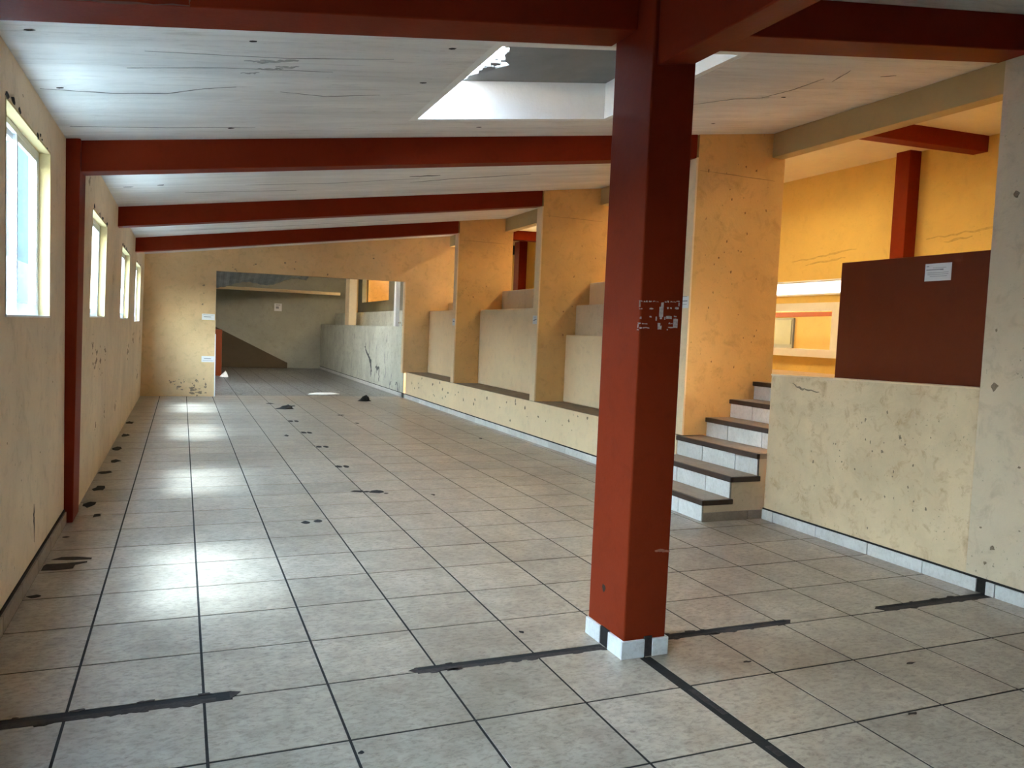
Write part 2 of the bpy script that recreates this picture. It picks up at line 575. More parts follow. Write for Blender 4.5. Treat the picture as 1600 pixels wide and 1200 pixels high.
pl = up_plane(0.302)
m = MB()
for (p, q) in zip(edge[:-1], edge[1:]):
    c = [p, (3.80, p[1]), (3.80, q[1]), q]
    m.hexa([pl(a, b, 0) for a, b in c] + [pl(a, b, .012) for a, b in c])
for i in range(34):
    t = rr.random()
    cx, cy = 2.50 - abs(rr.gauss(0, 0.06)) + 0.08 * math.sin(t * 3), 1.75 + 0.75 * t
    s_ = rr.uniform(0.008, 0.035)
    c = [(cx - s_, cy - s_ * rr.random()), (cx + s_ * rr.random(), cy - s_), (cx + s_, cy + s_ * rr.random()), (cx - s_ * rr.random(), cy + s_)]
    m.hexa([pl(a, b, 0) for a, b in c] + [pl(a, b, .010) for a, b in c])
m.build('skylight_cover', M['cover'], ceiling, label='dark grey sheet covering most of the skylight, torn along one edge')
m = MB()
c = [(1.97, 0.85), (3.78, 0.85), (3.78, 2.80), (1.97, 2.80)]
pl2 = up_plane(0.330)
m.hexa([pl2(a, b, 0) for a, b in c] + [pl2(a, b, .006) for a, b in c])
m.build('skylight_diffuser', M['poly_dim'], ceiling, label='translucent sheet added over the open gap to soften the sun')


def on_ceiling(u, v, h):
    return (u, v, ceil_z(u) - h)


cr = [([(-0.37, 1.94), (-0.25, 1.97), (0.01, 2.03), (0.29, 2.02), (0.5, 1.90), (0.68, 1.85)], .016),
      ([(-0.33, 2.89), (0.27, 2.95), (0.88, 2.95)], .008), ([(2.85, 5.88), (3.28, 5.72), (4.26, 5.52)], .05),
      ([(2.74, 5.45), (3.09, 5.42)], .10), ([(4.73, 1.96), (4.83, 1.7), (4.85, 1.40)], .02), ([(5.32, 1.31), (5.44, 1.27)], .03),
      ([(5.0, 1.47), (4.89, 1.18)], .02), ([(0.2, 1.2), (0.9, 1.26), (1.5, 1.22)], .006), ([(0.1, 1.5), (0.6, 1.46), (1.2, 1.5)], .005),
      ([(1.0, 5.7), (2.0, 5.75), (2.9, 5.6)], .02), ([(0.4, 6.1), (1.6, 6.2)], .02), ([(4.2, 2.2), (4.5, 2.0), (4.8, 1.95)], .012),
      ([(0.95, 1.95), (1.25, 2.05), (1.6, 2.0)], .008), ([(0.2, 10.0), (2.0, 10.1), (3.6, 10.0)], .02)]
for q, (pts, w) in enumerate(cr):
    strip_mb(pts, w * .6, on_ceiling, 0.0015, 60 + q).build('crack', M['crack'], ceiling)
for q, (x, y) in enumerate([(-0.27, 0.94), (-0.27, 1.92), (-0.13, 5.59), (0.18, 5.53), (0.71, 0.99), (1.78, 1.0), (1.81, 1.69), (2.66, 2.98), (4.94, 1.93), (4.94, 2.87), (0.71, 2.97)]):
    p = blob(x, y, 0.018 if y < 4 else 0.03, 7, 0.4, 1.3, 0.7, 300 + q)
    k_ = MB()
    n0 = len(p)
    k_.v = [on_ceiling(a, b, -0.0004) for a, b in p] + [on_ceiling(a, b, 0.0015) for a, b in p]
    k_.f = [tuple(range(n0)), tuple(range(n0, 2 * n0))[::-1]] + [(i, (i + 1) % n0, n0 + (i + 1) % n0, n0 + i) for i in range(n0)]
    k_.build('ceiling_hole', M['dirt'], ceiling)
for q, (x, y, r) in enumerate([(0.78, 1.33, .05), (0.88, 1.31, .06), (0.84, 1.46, .045), (0.74, 1.55, .03), (0.93, 1.42, .04)]):
    strip_mb([(x - r * 1.6, y), (x, y + .01), (x + r * 1.6, y - .01)], r * .7, on_ceiling, 0.0012, 200 + q).build('soot_stain', M['soot'], ceiling)

# ------------------------------------------------------------------ left wall: near length, far length set slightly forward and leaning
KX = 0.020


def window_holes():
    return {1: (1.15, 2.55, 1.53, 2.585), 0: (-2.65, -1.25, 1.53, 2.585), 2: (4.27, 5.66, 1.545, 2.47), 3: (7.86, 9.45, 1.54, 2.47), 4: (11.10, 12.75, 1.50, 2.50)}


WH = window_holes()
wl_ = MB()
for r in holes((-5.7, 3.30, -0.1, 2.95), [WH[0], WH[1]]):
    wl_.box(-0.50, -0.40, r[0], r[1], r[2], r[3])
wl_.build('wall_left', M['cream'], kind='structure', label='long cream plaster wall with high windows')
wall_near = bpy.data.objects['wall_left']
wl_ = MB()
for r in holes((3.30, 14.6, -0.1, 2.95), [WH[2], WH[3], WH[4]]):
    wl_.box(-0.50, -0.365, r[0], r[1], r[2], r[3])
wl_.shear(KX)
wl_.build('wall_left_far', M['cream'], wall_near)


def window(n, y0, y1, z0, z1, xw, kx):
    w = MB()
    fx0, fx1 = xw - 0.112, xw - 0.062
    t = 0.045
    w.box(fx0, fx1, y0, y1, z0, z0 + t).box(fx0, fx1, y0, y1, z1 - t, z1)
    w.box(fx0, fx1, y0, y0 + t, z0 + t, z1 - t).box(fx0, fx1, y1 - t, y1, z0 + t, z1 - t)
    fr = w.shear(kx).build('window_%d' % n, M['alu'], kind='structure', label='white framed sliding window with dusty bluish panes')
    ym = (y0 + y1) / 2
    for s_, (a, b, dx) in enumerate(((y0 + t, ym + .03, 0.008), (ym - .03, y1 - t, 0.030))):
        q = MB()
        t2 = 0.034
        q.box(fx0 + dx, fx0 + dx + .018, a, a + t2, z0 + t, z1 - t).box(fx0 + dx, fx0 + dx + .018, b - t2, b, z0 + t, z1 - t)
        q.box(fx0 + dx, fx0 + dx + .018, a + t2, b - t2, z0 + t, z0 + t + t2).box(fx0 + dx, fx0 + dx + .018, a + t2, b - t2, z1 - t - t2, z1 - t)
        sash = q.shear(kx).build('window_sash', M['alu'], fr)
        p = MB().box(fx0 + dx + .007, fx0 + dx + .010, a + t2 - .004, b - t2 + .004, z0 + t + t2 - .004, z1 - t - t2 + .004).shear(kx)
        p.build('pane', M['pane'], sash)
    MB().box(xw - 0.062, xw + 0.004, y0 + .002, y1 - .002, z0 - .002, z0 + .010).shear(kx).build('window_sill', M['white'], fr)
    rv = MB()
    rv.box(xw - .062, xw + .002, y1 - .012, y1 + .002, z0 + .01, z1).box(xw - .062, xw + .002, y0 - .002, y0 + .012, z0 + .01, z1)
    rv.box(xw - .062, xw + .002, y0, y1, z1 - .012, z1 + .002)
    rv.shear(kx).build('window_reveal', M['header'], fr, label='pale plaster reveal')
    dk = MB()
    rr = random.Random(n)
    for q in range(7):
        yy = y0 + (y1 - y0) * rr.random()
        s_ = rr.uniform(.01, .03)
        dk.prism(blob(yy, z1 + rr.uniform(.0, .03), s_, 7, .5, 1.6, .7, n * 9 + q), 'x', xw - .001, xw + .0025)
    dk.shear(kx).build('chipped_edge', M['dirt'], fr)


for n in (1, 2, 3, 4):
    h = WH[n]
    window(n, h[0], h[1], h[2], h[3], -0.40 if n == 1 else -0.365, 0.0 if n == 1 else KX)
h = WH[0]
window(5, h[0], h[1], h[2], h[3], -0.40, 0.0)

# scuffs and dark pocks on the left wall
def on_left(xw, kx):
    return lambda y, z, t: (xw + kx * z + t, y, z)


for q, (y, z, r, s1, s2, f) in enumerate([(4.6, 1.28, .05, 1.5, .8, 1), (5.0, 1.22, .07, 1.8, .7, 1), (5.4, 1.12, .08, 1.6, .6, 1), (4.8, 1.08, .04, 1.5, .8, 1), (5.9, 1.2, .05, 2, .7, 1),
                                       (6.6, 2.0, .03, 1, 2, 1), (9.7, 1.05, .07, 2, 1, 1), (11.0, 1.2, .06, 2, 1, 1), (4.0, 2.66, .03, 1, 2, 1),
                                       (5.1, .5, .03, 2, 1, 1), (6.0, .55, .03, 2, 1, 1), (7.5, .45, .05, 2, 1, 1), (12.7, .5, .08, 2, 1, 1), (13.2, 1.2, .06, 2, 1.6, 1),
                                       (1.98, .36, .016, 1.2, 3.0, 0), (1.99, .28, .012, 1, 5.0, 0), (1.2, .9, .006, 1, 1, 0), (2.2, .7, .006, 1, 1, 0), (2.7, 1.1, .006, 1, 1, 0),
                                       (1.6, 2.70, .008, 1, 1, 0), (1.0, 2.62, .012, 1, 4, 0)]):
    xw, kx = (-0.365, KX) if f else (-0.40, 0)
    rq = random.Random(500 + q)
    for e in range(7 if r > .025 else 1):
        cy, cz = (y, z) if e == 0 else (y + rq.gauss(0, r * 1.6), z + rq.gauss(0, r * 1.3))
        MB().prism(blob(cy, cz, r * (.55 if e == 0 and r > .025 else 1 if e == 0 else rq.uniform(.12, .4)), 9, .6, s1, s2, 600 + q * 9 + e), 'x', xw - .001, xw + .0012).shear(kx).build(
            'plaster_chip', M['chip'] if q not in (14, 15) else M['dirt'], wall_near)

# skirting of the near left wall
bl = MB().box(-0.402, -0.3905, -5.6, 3.27, 0, 0.105).build('baseboard_left', M['dirt'], kind='structure', label='brown tile skirting along the left wall')
y = 3.27
while y > -5.0:
    y2 = y - (0.27 if y == 3.27 else 0.5)
    MB().box(-0.391, -0.380, y2 + .004, y - .004, 0, 0.088).build('skirting_tile', M['skirt_brown'], bl)
    y = y2

# ------------------------------------------------------------------ red concrete frame
def beam(name, label, prof, y0, y1, mat='red', **k):
    """prof: (x0, x1, bottom z at x = 0, slope)"""
    x0, x1, b0, s_ = prof
    return MB().slope_x(x0, x1, y0, y1, b0 + s_ * x0, b0 + s_ * x1, ceil_z(x0) + .001, ceil_z(x1) + .001).build(name, M[mat], bevel=.007, label=label, category='beam', kind='thing', **k)


column = MB().box(2.385, 2.622, -0.15, 0.21, -0.0024, 3.221).build('concrete_column', M['red'], bevel=.008, label='free-standing square dark red column in the middle of the hall', category='column', kind='thing')
beam('roof_beam', 'dark red beam from the free-standing column to the left wall, nearest the viewer', (-0.40, 2.385, 2.690, 0.1380), 0.0, 0.25)
beam('roof_beam', 'dark red beam from the free-standing column over the right grey wall', (2.622, 5.201, 2.690, 0.1380), 0.0, 0.25)
beam('roof_beam', 'dark red sloping beam beyond the skylight, resting on the pier beside the stairs', (-0.36, 5.113, 2.658, 0.1405), 3.35, 3.55)
beam('roof_beam', 'dark red sloping beam third along the hall, ending on the middle pier', (-0.345, 5.113, 2.658, 0.1430), 7.03, 7.23)
beam('roof_beam', 'brighter red sloping beam nearest the back wall opening', (-0.345, 5.113, 2.661, 0.1416), 10.75, 10.95)
MB().slope_x(2.405, 2.612, -5.6, -0.150, 2.812, 2.853, ceil_z(2.405), ceil_z(2.612)).build('roof_beam', M['red'], bevel=.007,
                                                               label='thick red beam running from the column top towards the viewer', category='beam', kind='thing')
# hairline plaster ridges on the face of the first beam
b1 = bpy.data.objects['roof_beam']


def on_beam(x, z, t):
    return (x, 0.0 - t, z)


M['crack_red'] = plain('red_crack_edge', (0.20, 0.085, 0.06), 0.8, 0.2, 30)
for q, pts in enumerate([[(0.406, 2.748), (0.404, 2.80), (0.41, 2.88)], [(-0.02, 2.69), (0.0, 2.74), (0.01, 2.80)], [(0.09, 2.705), (0.09, 2.80)], [(-0.13, 2.675), (-0.13, 2.72)],
                         [(-0.07, 2.682), (0.1, 2.706), (0.406, 2.748)]]):
    strip_mb(pts, .008, on_beam, 0.0015, 800 + q).build('crack', M['crack_red'], b1)

# red pilaster strip on the left wall
MB().hexa([(-0.41, 3.28, 0), (-0.34, 3.28, 0), (-0.34, 3.64, 0), (-0.41, 3.64, 0),
           (-0.41, 3.28, 2.84), (-0.305, 3.28, 2.84), (-0.305, 3.64, 2.84), (-0.41, 3.64, 2.84)]).build(
    'wall_pilaster', M['red'], bevel=.006, label='narrow dark red pilaster on the left wall below the second beam', category='pilaster', kind='thing')

# column skirting tiles with gaps, tape residue, knocks
for (x0, x1, y0, y1, z1) in ((2.370, 2.498, -0.163, -0.150, .088), (2.543, 2.634, -0.163, -0.150, .088), (2.3705, 2.385, -0.150, -0.022, .088), (2.3705, 2.385, 0.062, 0.21, .088),
                             (2.622, 2.634, -0.150, -0.01, .088), (2.622, 2.634, 0.066, 0.21, .088)):
    MB().box(x0, x1, y0, y1, 0, z1).build('skirting_tile', M['marble'], column, bevel=.002)
MB().box(2.498, 2.543, -0.157, -0.150, 0, .10).build('mortar_gap', M['mortar'], column)
MB().box(2.376, 2.385, -0.022, 0.062, 0, .09).build('mortar_gap', M['grout'], column)


def cpos(cx, cy):
    u, v = 96.0 + cx / 10 - 96.0, cy / 10
    return 2.372 + (cx / 10 - 37) / 63 * 0.229, 1.7225 - (v - 52) / 43 * 0.128 + (cx / 10 - 37) / 63 * 0.011


tape = [(380, 500, 425, 520), (383, 520, 400, 600), (450, 508, 475, 526), (480, 508, 505, 528), (525, 505, 570, 525), (590, 505, 625, 522), (645, 510, 670, 525), (770, 510, 795, 528),
        (808, 505, 830, 530), (860, 510, 890, 528), (905, 512, 940, 532), (950, 503, 995, 520), (985, 530, 1000, 590), (390, 622, 430, 640), (540, 620, 600, 638), (810, 610, 832, 632),
        (855, 612, 880, 630), (930, 605, 990, 640), (400, 760, 425, 790), (545, 745, 575, 768), (800, 745, 890, 795), (920, 745, 960, 765), (640, 760, 660, 820), (775, 760, 790, 805),
        (375, 850, 420, 868), (375, 870, 390, 930), (440, 858, 518, 880), (405, 925, 440, 945), (450, 925, 550, 945), (365, 955, 390, 975), (845, 855, 870, 880), (885, 860, 905, 875),
        (840, 922, 925, 940), (690, 600, 752, 760), (715, 530, 752, 610), (705, 755, 740, 800), (680, 855, 715, 960), (700, 900, 738, 960), (920, 790, 985, 940), (825, 955, 840, 975)]
mt = MB()
rr = random.Random(11)
for (a, b, c, d) in tape:
    px0, pz0 = cpos(a, b)
    px1, pz1 = cpos(c, d)
    j = lambda s_: rr.uniform(-s_, s_)
    q = .0012
    mt.prism([(px0 + j(q), pz1 + j(q)), ((px0 + px1) / 2, pz1 + j(q * 2)), (px1 + j(q), pz1 + j(q)), (px1 + j(q), pz0 + j(q)), ((px0 + px1) / 2, pz0 + j(q * 2)), (px0 + j(q), pz0 + j(q))], 'y', -0.1512, -0.1496)
mt.build('tape_residue', M['tape'], column, label='torn pale tape left in a rectangle on the column face', kind='stuff')
M['red_chip'] = plain('chipped_red', (0.42, 0.16, 0.10), 0.8, 0.4, 40)
for q, (x, z, r) in enumerate([(2.545, .52, .012), (2.57, .52, .018), (2.60, .515, .012)]):
    MB().prism(blob(x, z, r, 7, .5, 1.5, .5, 700 + q), 'y', -0.1512, -0.1496).build('paint_chip', M['red_chip'], column)
MB().prism(blob(0.06, .285, .016, 8, .4, 1, 1.2, 720), 'x', 2.3838, 2.3856).build('paint_chip', M['dirt'], column)

# ------------------------------------------------------------------ back wall with its wide opening, and the room beyond
bw = MB()
BY0, BY1 = 14.15, 14.30


def wall_xz(m, x0, x1, z0, top0, top1):
    m.slope_x(x0, x1, BY0, BY1, z0, z0, top0, top1)


wall_xz(bw, -0.6, 1.035, -0.1, ceil_z(-.6) + .05, ceil_z(1.035) + .05)
bw.slope_x(1.035, 5.04, BY0, BY1, 2.605, 2.635, ceil_z(1.035) + .05, ceil_z(5.04) + .05)
wall_xz(bw, 5.04, 6.2, 0.57, ceil_z(5.04) + .05, ceil_z(6.2) + .05)
wall_back = bw.build('wall_back', M['tan'], kind='structure', label='tan plaster back wall with a wide opening to a darker room')
for q, (x, z, r, s1, s2) in enumerate([(0.795, 2.29, .02, 1, 1), (0.797, 2.13, .012, 1, 1), (0.78, 1.90, .02, 1, 1), (0.60, .13, .07, 1.6, .7), (0.75, .09, .06, 1.5, .8), (0.35, .2, .05, 1.6, .7),
                                       (0.2, .28, .04, 1, 1), (0.45, .3, .03, 1, 1), (0.68, .33, .04, 1, 1.3), (0.85, .2, .04, .8, 1.5), (1.8, 2.8, .03, 1.4, .6), (2.4, 2.86, .02, 1, 1), (2.6, 2.75, .015, 1, 1),
                                       (2.62, 2.9, .014, 1, 1), (4.3, 3.1, .02, 1, 1), (4.95, 1.7, .03, .6, 1.2), (3.3, 2.68, .02, 1, 1), (1.4, 2.66, .03, 1.6, .6)]):
    rq = random.Random(900 + q)
    for e in range(6 if r > .025 else 1):
        cx, cz = (x, z) if e == 0 else (x + rq.gauss(0, r * 1.5), max(.02, z + rq.gauss(0, r * 1.1)))
        MB().prism(blob(cx, cz, r * (.5 if e == 0 and r > .025 else 1 if e == 0 else rq.uniform(.15, .45)), 9, .6, s1, s2, 900 + q * 7 + e), 'y', BY0 - .0015, BY0 + .001).build('plaster_chip', M['chip'], wall_back)
MB().box(1.028, 1.045, BY0 - .004, BY1 + .004, 0, 1.30).build('opening_edge', M['white'], wall_back, label='bare white plaster edge of the opening')
MB().box(5.032, 5.05, BY0 - .004, BY1 + .004, .58, 2.63).build('opening_edge', M['pale'], wall_back)

# room beyond
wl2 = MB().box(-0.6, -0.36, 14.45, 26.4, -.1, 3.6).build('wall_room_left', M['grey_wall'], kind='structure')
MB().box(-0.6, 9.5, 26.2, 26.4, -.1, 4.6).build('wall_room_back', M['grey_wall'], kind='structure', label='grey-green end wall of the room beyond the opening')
MB().box(-.36, 5.56, 25.0, 25.18, 2.675, 2.775).build('lintel_beam', M['pale'], bevel=.006, label='pale horizontal beam across the far room above the grey end wall', category='beam', kind='thing')
# raised platform front in the far room
rf = MB().box(5.11, 5.6, 14.31, 26.2, 0, 1.625).build('wall_room_riser', M['pale_grey'], kind='structure', label='tall stained pale platform front in the far room')
MB().box(5.6, 9.3, 14.31, 26.2, 1.2, 1.625).build('floor_room_upper_unseen', M['warm_bounce_upper'], kind='structure')
rr = random.Random(31)
for q in range(26):
    y = rr.uniform(14.6, 22)
    z = rr.uniform(.15, 1.55)
    strip_mb([(y, z), (y + rr.uniform(-.15, .15), z - rr.uniform(.08, .3))], rr.uniform(.02, .06), lambda a, b, t: (5.11 - t, a, b), .002, 1000 + q).build('water_stain', M['soot'] if q % 3 else M['metal'], rf)
strip_mb([(18.6, 1.05), (18.2, .8), (17.8, .65), (17.7, .4), (17.75, .25)], .10, lambda a, b, t: (5.11 - t, a, b), .002, 77).build('water_stain', M['metal'], rf)
strip_mb([(17.2, .55), (16.8, .52), (16.75, .2)], .09, lambda a, b, t: (5.11 - t, a, b), .002, 78).build('water_stain', M['metal'], rf)
rt_ = MB().box(5.6, 5.95, 14.31, 26.1, 1.625, 2.045).build('seating_tier', M['pale_grey'], bevel=.012, label='stained pale tier on top of the far room platform', category='tier', kind='thing')
MB().box(5.13, 5.37, 21.15, 21.75, 1.625, 3.6).build('concrete_post', M['pale'], bevel=.01, label='pale square post standing on the far room platform edge', category='post', kind='thing')
MB().box(5.14, 5.24, 15.38, 15.55, 1.625, 3.6).build('concrete_post', M['white'], bevel=.006, label='slim white post beside the edge of the back wall opening', category='post', kind='thing')
MB().box(5.30, 5.38, 14.31, 15.36, 1.625, 3.6).build('wall_room_screen', M['soot'], kind='structure')
wr = MB()
for r in holes((14.31, 26.2, 1.625, 4.6), [(21.3, 25.3, 2.47, 3.9)]):
    wr.box(6.4, 6.55, r[0], r[1], r[2], r[3])
wr.build('wall_room_right', M['grey_wall'], kind='structure')
MB().box(6.44, 6.52, 24.45, 24.75, 2.47, 3.9).build('window_post', M['ochre'], label='ochre post in the opening high on the far room side wall', category='post', kind='thing')
# red partition end and dark wedge painted as the end wall shadow on the left of the far room
MB().box(-.36, 1.47, 21.0, 21.10, 0, 1.345).build('red_partition', M['red_panel'], bevel=.006, label='low dark red partition just inside the opening at its left edge', category='partition', kind='thing')
MB().prism([(-0.3, 0.0), (3.9, 0.0), (3.9, .20), (1.45, 1.40), (-0.3, 1.62)], 'y', 25.9, 26.02).build('painted_shadow', plaster('dark_olive', (0.10, .075, .045), (.06, .045, .03), .4, .3), label='shadow on the grey end wall of the far room, built as a dark wedge', category='shadow', kind='thing')  # end wall shadow put in as a dark-coloured wedge
# roof of the far room
rc = MB()
for r in holes((-.75, 6.5, 14.40, 26.4), [(0.0, 1.6, 15.0, 17.0)]):
    rc.box(r[0], r[1], r[2], r[3], 3.62, 3.74)
rc.build('ceiling_room', M['grey_wall'], kind='structure')
MB().box(-0.05, 1.65, 14.95, 17.05, 3.745, 3.752).build('roof_sheet', M['poly_dim'], bpy.data.objects['ceiling_room'], label='translucent sheet in the far room roof')
# sagging metal sheet under that roof
m = MB()
nx, ny = 72, 8
for t in (0, .006):
    for j in range(ny + 1):
        for i in range(nx + 1):
            x = 0.6 + 3.3 * i / nx
            yy = 20.5 + 1.2 * j / ny
            u = j / ny
            lo = 2.60 + .13 * (x - 1.2) + .05 * math.sin(x * 4.0)
            z = 3.06 * (1 - u) + lo * u + .012 * math.sin(x * 2 * math.pi / .2) + .03 * math.sin(x * 5 + u * 3)
            m.v.append((x, yy, z + t))
nn = (nx + 1) * (ny + 1)
for j in range(ny):
    for i in range(nx):
        a = j * (nx + 1) + i
        m.f.append((a, a + 1, a + nx + 2, a + nx + 1))
        m.f.append((nn + a, nn + a + nx + 1, nn + a + nx + 2, nn + a + 1))
for i in range(nx):
    for a in (i, ny * (nx + 1) + i):
        m.f.append((a, a + 1, nn + a + 1, nn + a))
for j in range(ny):
    for a in (j * (nx + 1), j * (nx + 1) + nx):
        m.f.append((a, a + nx + 1, nn + a + nx + 1, nn + a))
ms = m.build('metal_sheet', M['sheet'], label='crumpled grey metal roofing sheet hanging at the top of the far room', category='sheet', kind='thing')

for x in (1.0, 2.4, 3.6):
    MB().box(x, x + .012, 20.55, 20.562, 2.98, 3.622).build('hanging_wire', M['metal'], ms)

# ------------------------------------------------------------------ long low plinth on the right, piers, seating tiers
pf = MB().box(5.115, 5.60, 3.44, 14.15, 0, 0.585).build('wall_plinth', M['pale'], kind='structure', label='long low cream plinth along the right side of the hall')
MB().box(5.117, 6.20, 3.44, 14.15, .585, .590).build('plinth_top', plain('plinth_cement', (.30, .22, .14), .85, .4, 8), pf, label='brown cement shelf on top of the plinth')
bp = MB().box(5.104, 5.117, 3.44, 26.2, 0, .100).build('baseboard_plinth', M['dirt'], kind='structure', label='grey tile skirting along the low plinth')
y = 3.44
while y < 26:
    e = min(y + .5, 26.2)
    if y < 14:
        MB().box(5.096, 5.106, y + .004, e - .004, 0, .086).build('skirting_tile', M['marble'], bp)
    y = e
MB().box(5.096, 5.106, 14.2, 26.2, 0, .086).build('skirting_field', M['marble'], bp, kind='stuff')
rr = random.Random(51)
for q in range(44):
    y = rr.uniform(3.6, 13.8)
    z = rr.uniform(.18, .54)
    MB().prism(blob(y, z, rr.uniform(.006, .022), 8, .6, 1.3, 1.2, 1300 + q), 'x', 5.1135, 5.1155).build('plaster_chip', M['chip'], pf)

pier_lab = ['ochre pier beside the stairs with a cream edge and a small paper', 'ochre pier in the middle of the right side with a cream edge', 'ochre pier nearest the back wall with a cream edge']
for q, (y0, y1) in enumerate(((3.35, 3.51), (7.03, 7.20), (10.75, 10.92))):
    zb = .585
    p = empty('partition_pier', (5.115, y0, zb), label=pier_lab[q], category='pier', kind='thing')
    MB().slope_x(5.135, 6.22, y0, y1, .5915, .5915, ceil_z(5.135), ceil_z(6.22)).build('pier_body', M['ochre'], p)
    MB().box(5.113, 5.136, y0, y1, .5915, 2.658 + .1425 * 5.11).build('pier_edge', M['pale'], p, bevel=.003, label='cream painted edge')
    rr = random.Random(60 + q)
    for e in range(34 if q == 0 else 10):
        x, z = rr.uniform(5.25, 6.1), rr.uniform(1.2, 3.4)
        MB().prism(blob(x, z, rr.uniform(.003, .011), 7, .6, 1, 1.6, 1500 + q * 30 + e), 'y', y0 - .0012, y0 + .001).build('plaster_chip', M['chip_ochre'], p)
    strip_mb([(5.16, 3.26), (5.6, 3.262), (6.1, 3.258)], .005, lambda a, b, t: (a, y0 - t, b), .001, 1600 + q).build('crack', M['chip_ochre'], p)

tiers = [('cream stepped seating blocks in the bay behind the red column', 3.515, 7.03, [(5.575, 5.72, 1.575), (5.72, 5.93, 2.012), (5.93, 6.2, 2.35)]),
         ('cream stepped seating blocks between the middle pier and the far pier', 7.205, 10.75, [(5.60, 6.03, 1.985), (6.03, 6.2, 2.362)]),
         ('cream stepped seating blocks between the far pier and the back wall', 10.925, 14.15, [(5.62, 6.07, 2.0), (6.07, 6.2, 2.21)])]
for lab, y0, y1, bs in tiers:
    t = empty('seating_tier', (bs[0][0], (y0 + y1) / 2, .59), label=lab, category='tier', kind='thing')
    for k_, (x0, x1, z1) in enumerate(bs):
        MB().box(x0, x1, y0 + .004, y1 - .004, .5915, z1).build('step_block', M['cream' if k_ % 2 else 'pale'], t, bevel=.018)

# header above the openings on the right
hb = empty('header_beam', (6.05, .2, 3.495), label='long cream header beam above the openings on the right side', category='beam', kind='thing')
for (y0, y1) in ((.20, 3.35), (3.51, 7.03), (7.20, 10.75), (10.92, 14.15)):
    MB().slope_x(6.05, 6.20, y0, y1, 3.495, 3.495, ceil_z(6.05), ceil_z(6.20)).build('header_span', M['header'], hb, bevel=.004)
MB().box(6.203, 6.30, -5.7, 14.15, 3.70, 4.3).build('wall_header', M['yellow'], kind='structure')

# ------------------------------------------------------------------ stairs
H = [.190, .383, .580, .775, .965, 1.155]
NX = [4.53, 4.815, 5.10, 5.39, 5.68, 5.97]
st = empty('staircase', (4.55, 2.18, 0), label='short staircase of white tiled risers and dark edged treads beside the low right wall', category='stairs', kind='thing')
body = MB()
ys0, ys1 = 2.18, 3.43
for k_ in range(6):
    y1 = ys1 if k_ < 3 else 3.352
    body.box(NX[k_] + .030, 6.215, ys0 + .012, min(y1, 3.43 if k_ < 3 else 3.348), (H[k_ - 1] - .046 if k_ else 0), H[k_] - .045)
body.build('stair_body', M['cream'], st)
for k_ in range(6):
    zb = H[k_ - 1] if k_ else 0.0
    y1 = ys1 if k_ < 3 else 3.348
    x1 = (NX[k_ + 1] + .022) if k_ < 5 else 6.28
    ya = ys0 - .012 if k_ < 2 else (2.184 if k_ == 2 else 2.186)
    nz = MB().box(NX[k_], NX[k_] + .035, ya, y1, H[k_] - .046, H[k_] - .001)
    if k_ < 2:
        nz.box(NX[k_] + .035, x1 + .02, ya, ya + .03, H[k_] - .046, H[k_] - .001)
    tr = MB().box(NX[k_] + .035, x1 + .02, ya + (.03 if k_ < 2 else 0), y1, H[k_] - .046, H[k_]).build('tread', M['tread'], st)
    nz.build('tread_nosing', M['nosing'], tr, bevel=.004, label='dark brown worn nosing')
    cuts = [ys0 + .012 if k_ < 2 else 2.19, 2.5, 3.0, y1]
    if k_ in (0, 1):
        cuts[1] = 2.545
    ri = MB().box(NX[k_] + .030, NX[k_] + .034, cuts[0], y1, zb, H[k_] - .046).build('riser', M['grout'], st)
    for a, b in zip(cuts[:-1], cuts[1:]):
        MB().box(NX[k_] + .020, NX[k_] + .031, a + .005, b - .005, zb + .004, H[k_] - .048).build('riser_tile', M['marble'], ri)
# skirting at the foot of the stair side
for (x0, x1) in ((4.552, 5.03), (5.036, 5.186)):
    MB().box(x0, x1, 2.180, 2.192, 0, .078).build('side_tile', M['skirt_brown'], st)

# low wall beside the stairs, taller wall towards the viewer, skirting
lw = MB().prism([(0.20, 0), (2.178, 0), (2.178, 1.285), (0.20, 1.318)], 'x', 5.2, 5.35).build('wall_stair', M['cream_worn'], bevel=.008, kind='structure', label='low stained cream wall beside the stairs')
MB().prism([(0.20, 1.312), (2.180, 1.279), (2.180, 1.291), (0.20, 1.324)], 'x', 5.196, 5.362).build('wall_cap', M['pale'], lw, label='pale top edge of the low wall')
rw = MB().slope_x(5.2, 6.05, -5.7, 0.20, -.1, -.1, ceil_z(5.2) + .04, ceil_z(6.05) + .04).build('wall_right', M['cream'], kind='structure', label='tall grey-cream wall at the right edge')
rr = random.Random(71)
for q, (y, z, r) in enumerate([(.06, 2.55, .018), (.105, 1.335, .022), (.03, .305, .014), (.07, .20, .012), (-.1, .85, .008), (.12, .42, .007), (-.05, 1.9, .008), (.12, 1.7, .01)]):
    MB().prism(blob(y, z, r, 9, .5, 1, 1, 1700 + q), 'x', 5.1985, 5.201).build('plaster_chip', M['chip'], rw)
for q in range(46):
    y, z = rr.gauss(1.05, .42), rr.gauss(.62, .24)
    if .25 < y < 2.1 and .14 < z < 1.2:
        MB().prism(blob(y, z, abs(rr.gauss(.002, .003)) + .002, 7, .7, 1, 1.5, 1800 + q), 'x', 5.1988, 5.201).build('plaster_chip', M['chip'], lw)
strip_mb([(1.92, 1.235), (1.85, 1.20), (1.75, 1.185), (1.60, 1.180)], .014, lambda a, b, t: (5.2 - t, a, b), .0015, 1901).build('scratch', M['chip'], lw)
br = MB().box(5.191, 5.2005, -5.6, 2.178, 0, .098).build('baseboard_right', M['dirt'], kind='structure', label='grey tile skirting along the right wall')
ys_ = [2.176, 2.03, 1.525, .995, .515, .105]
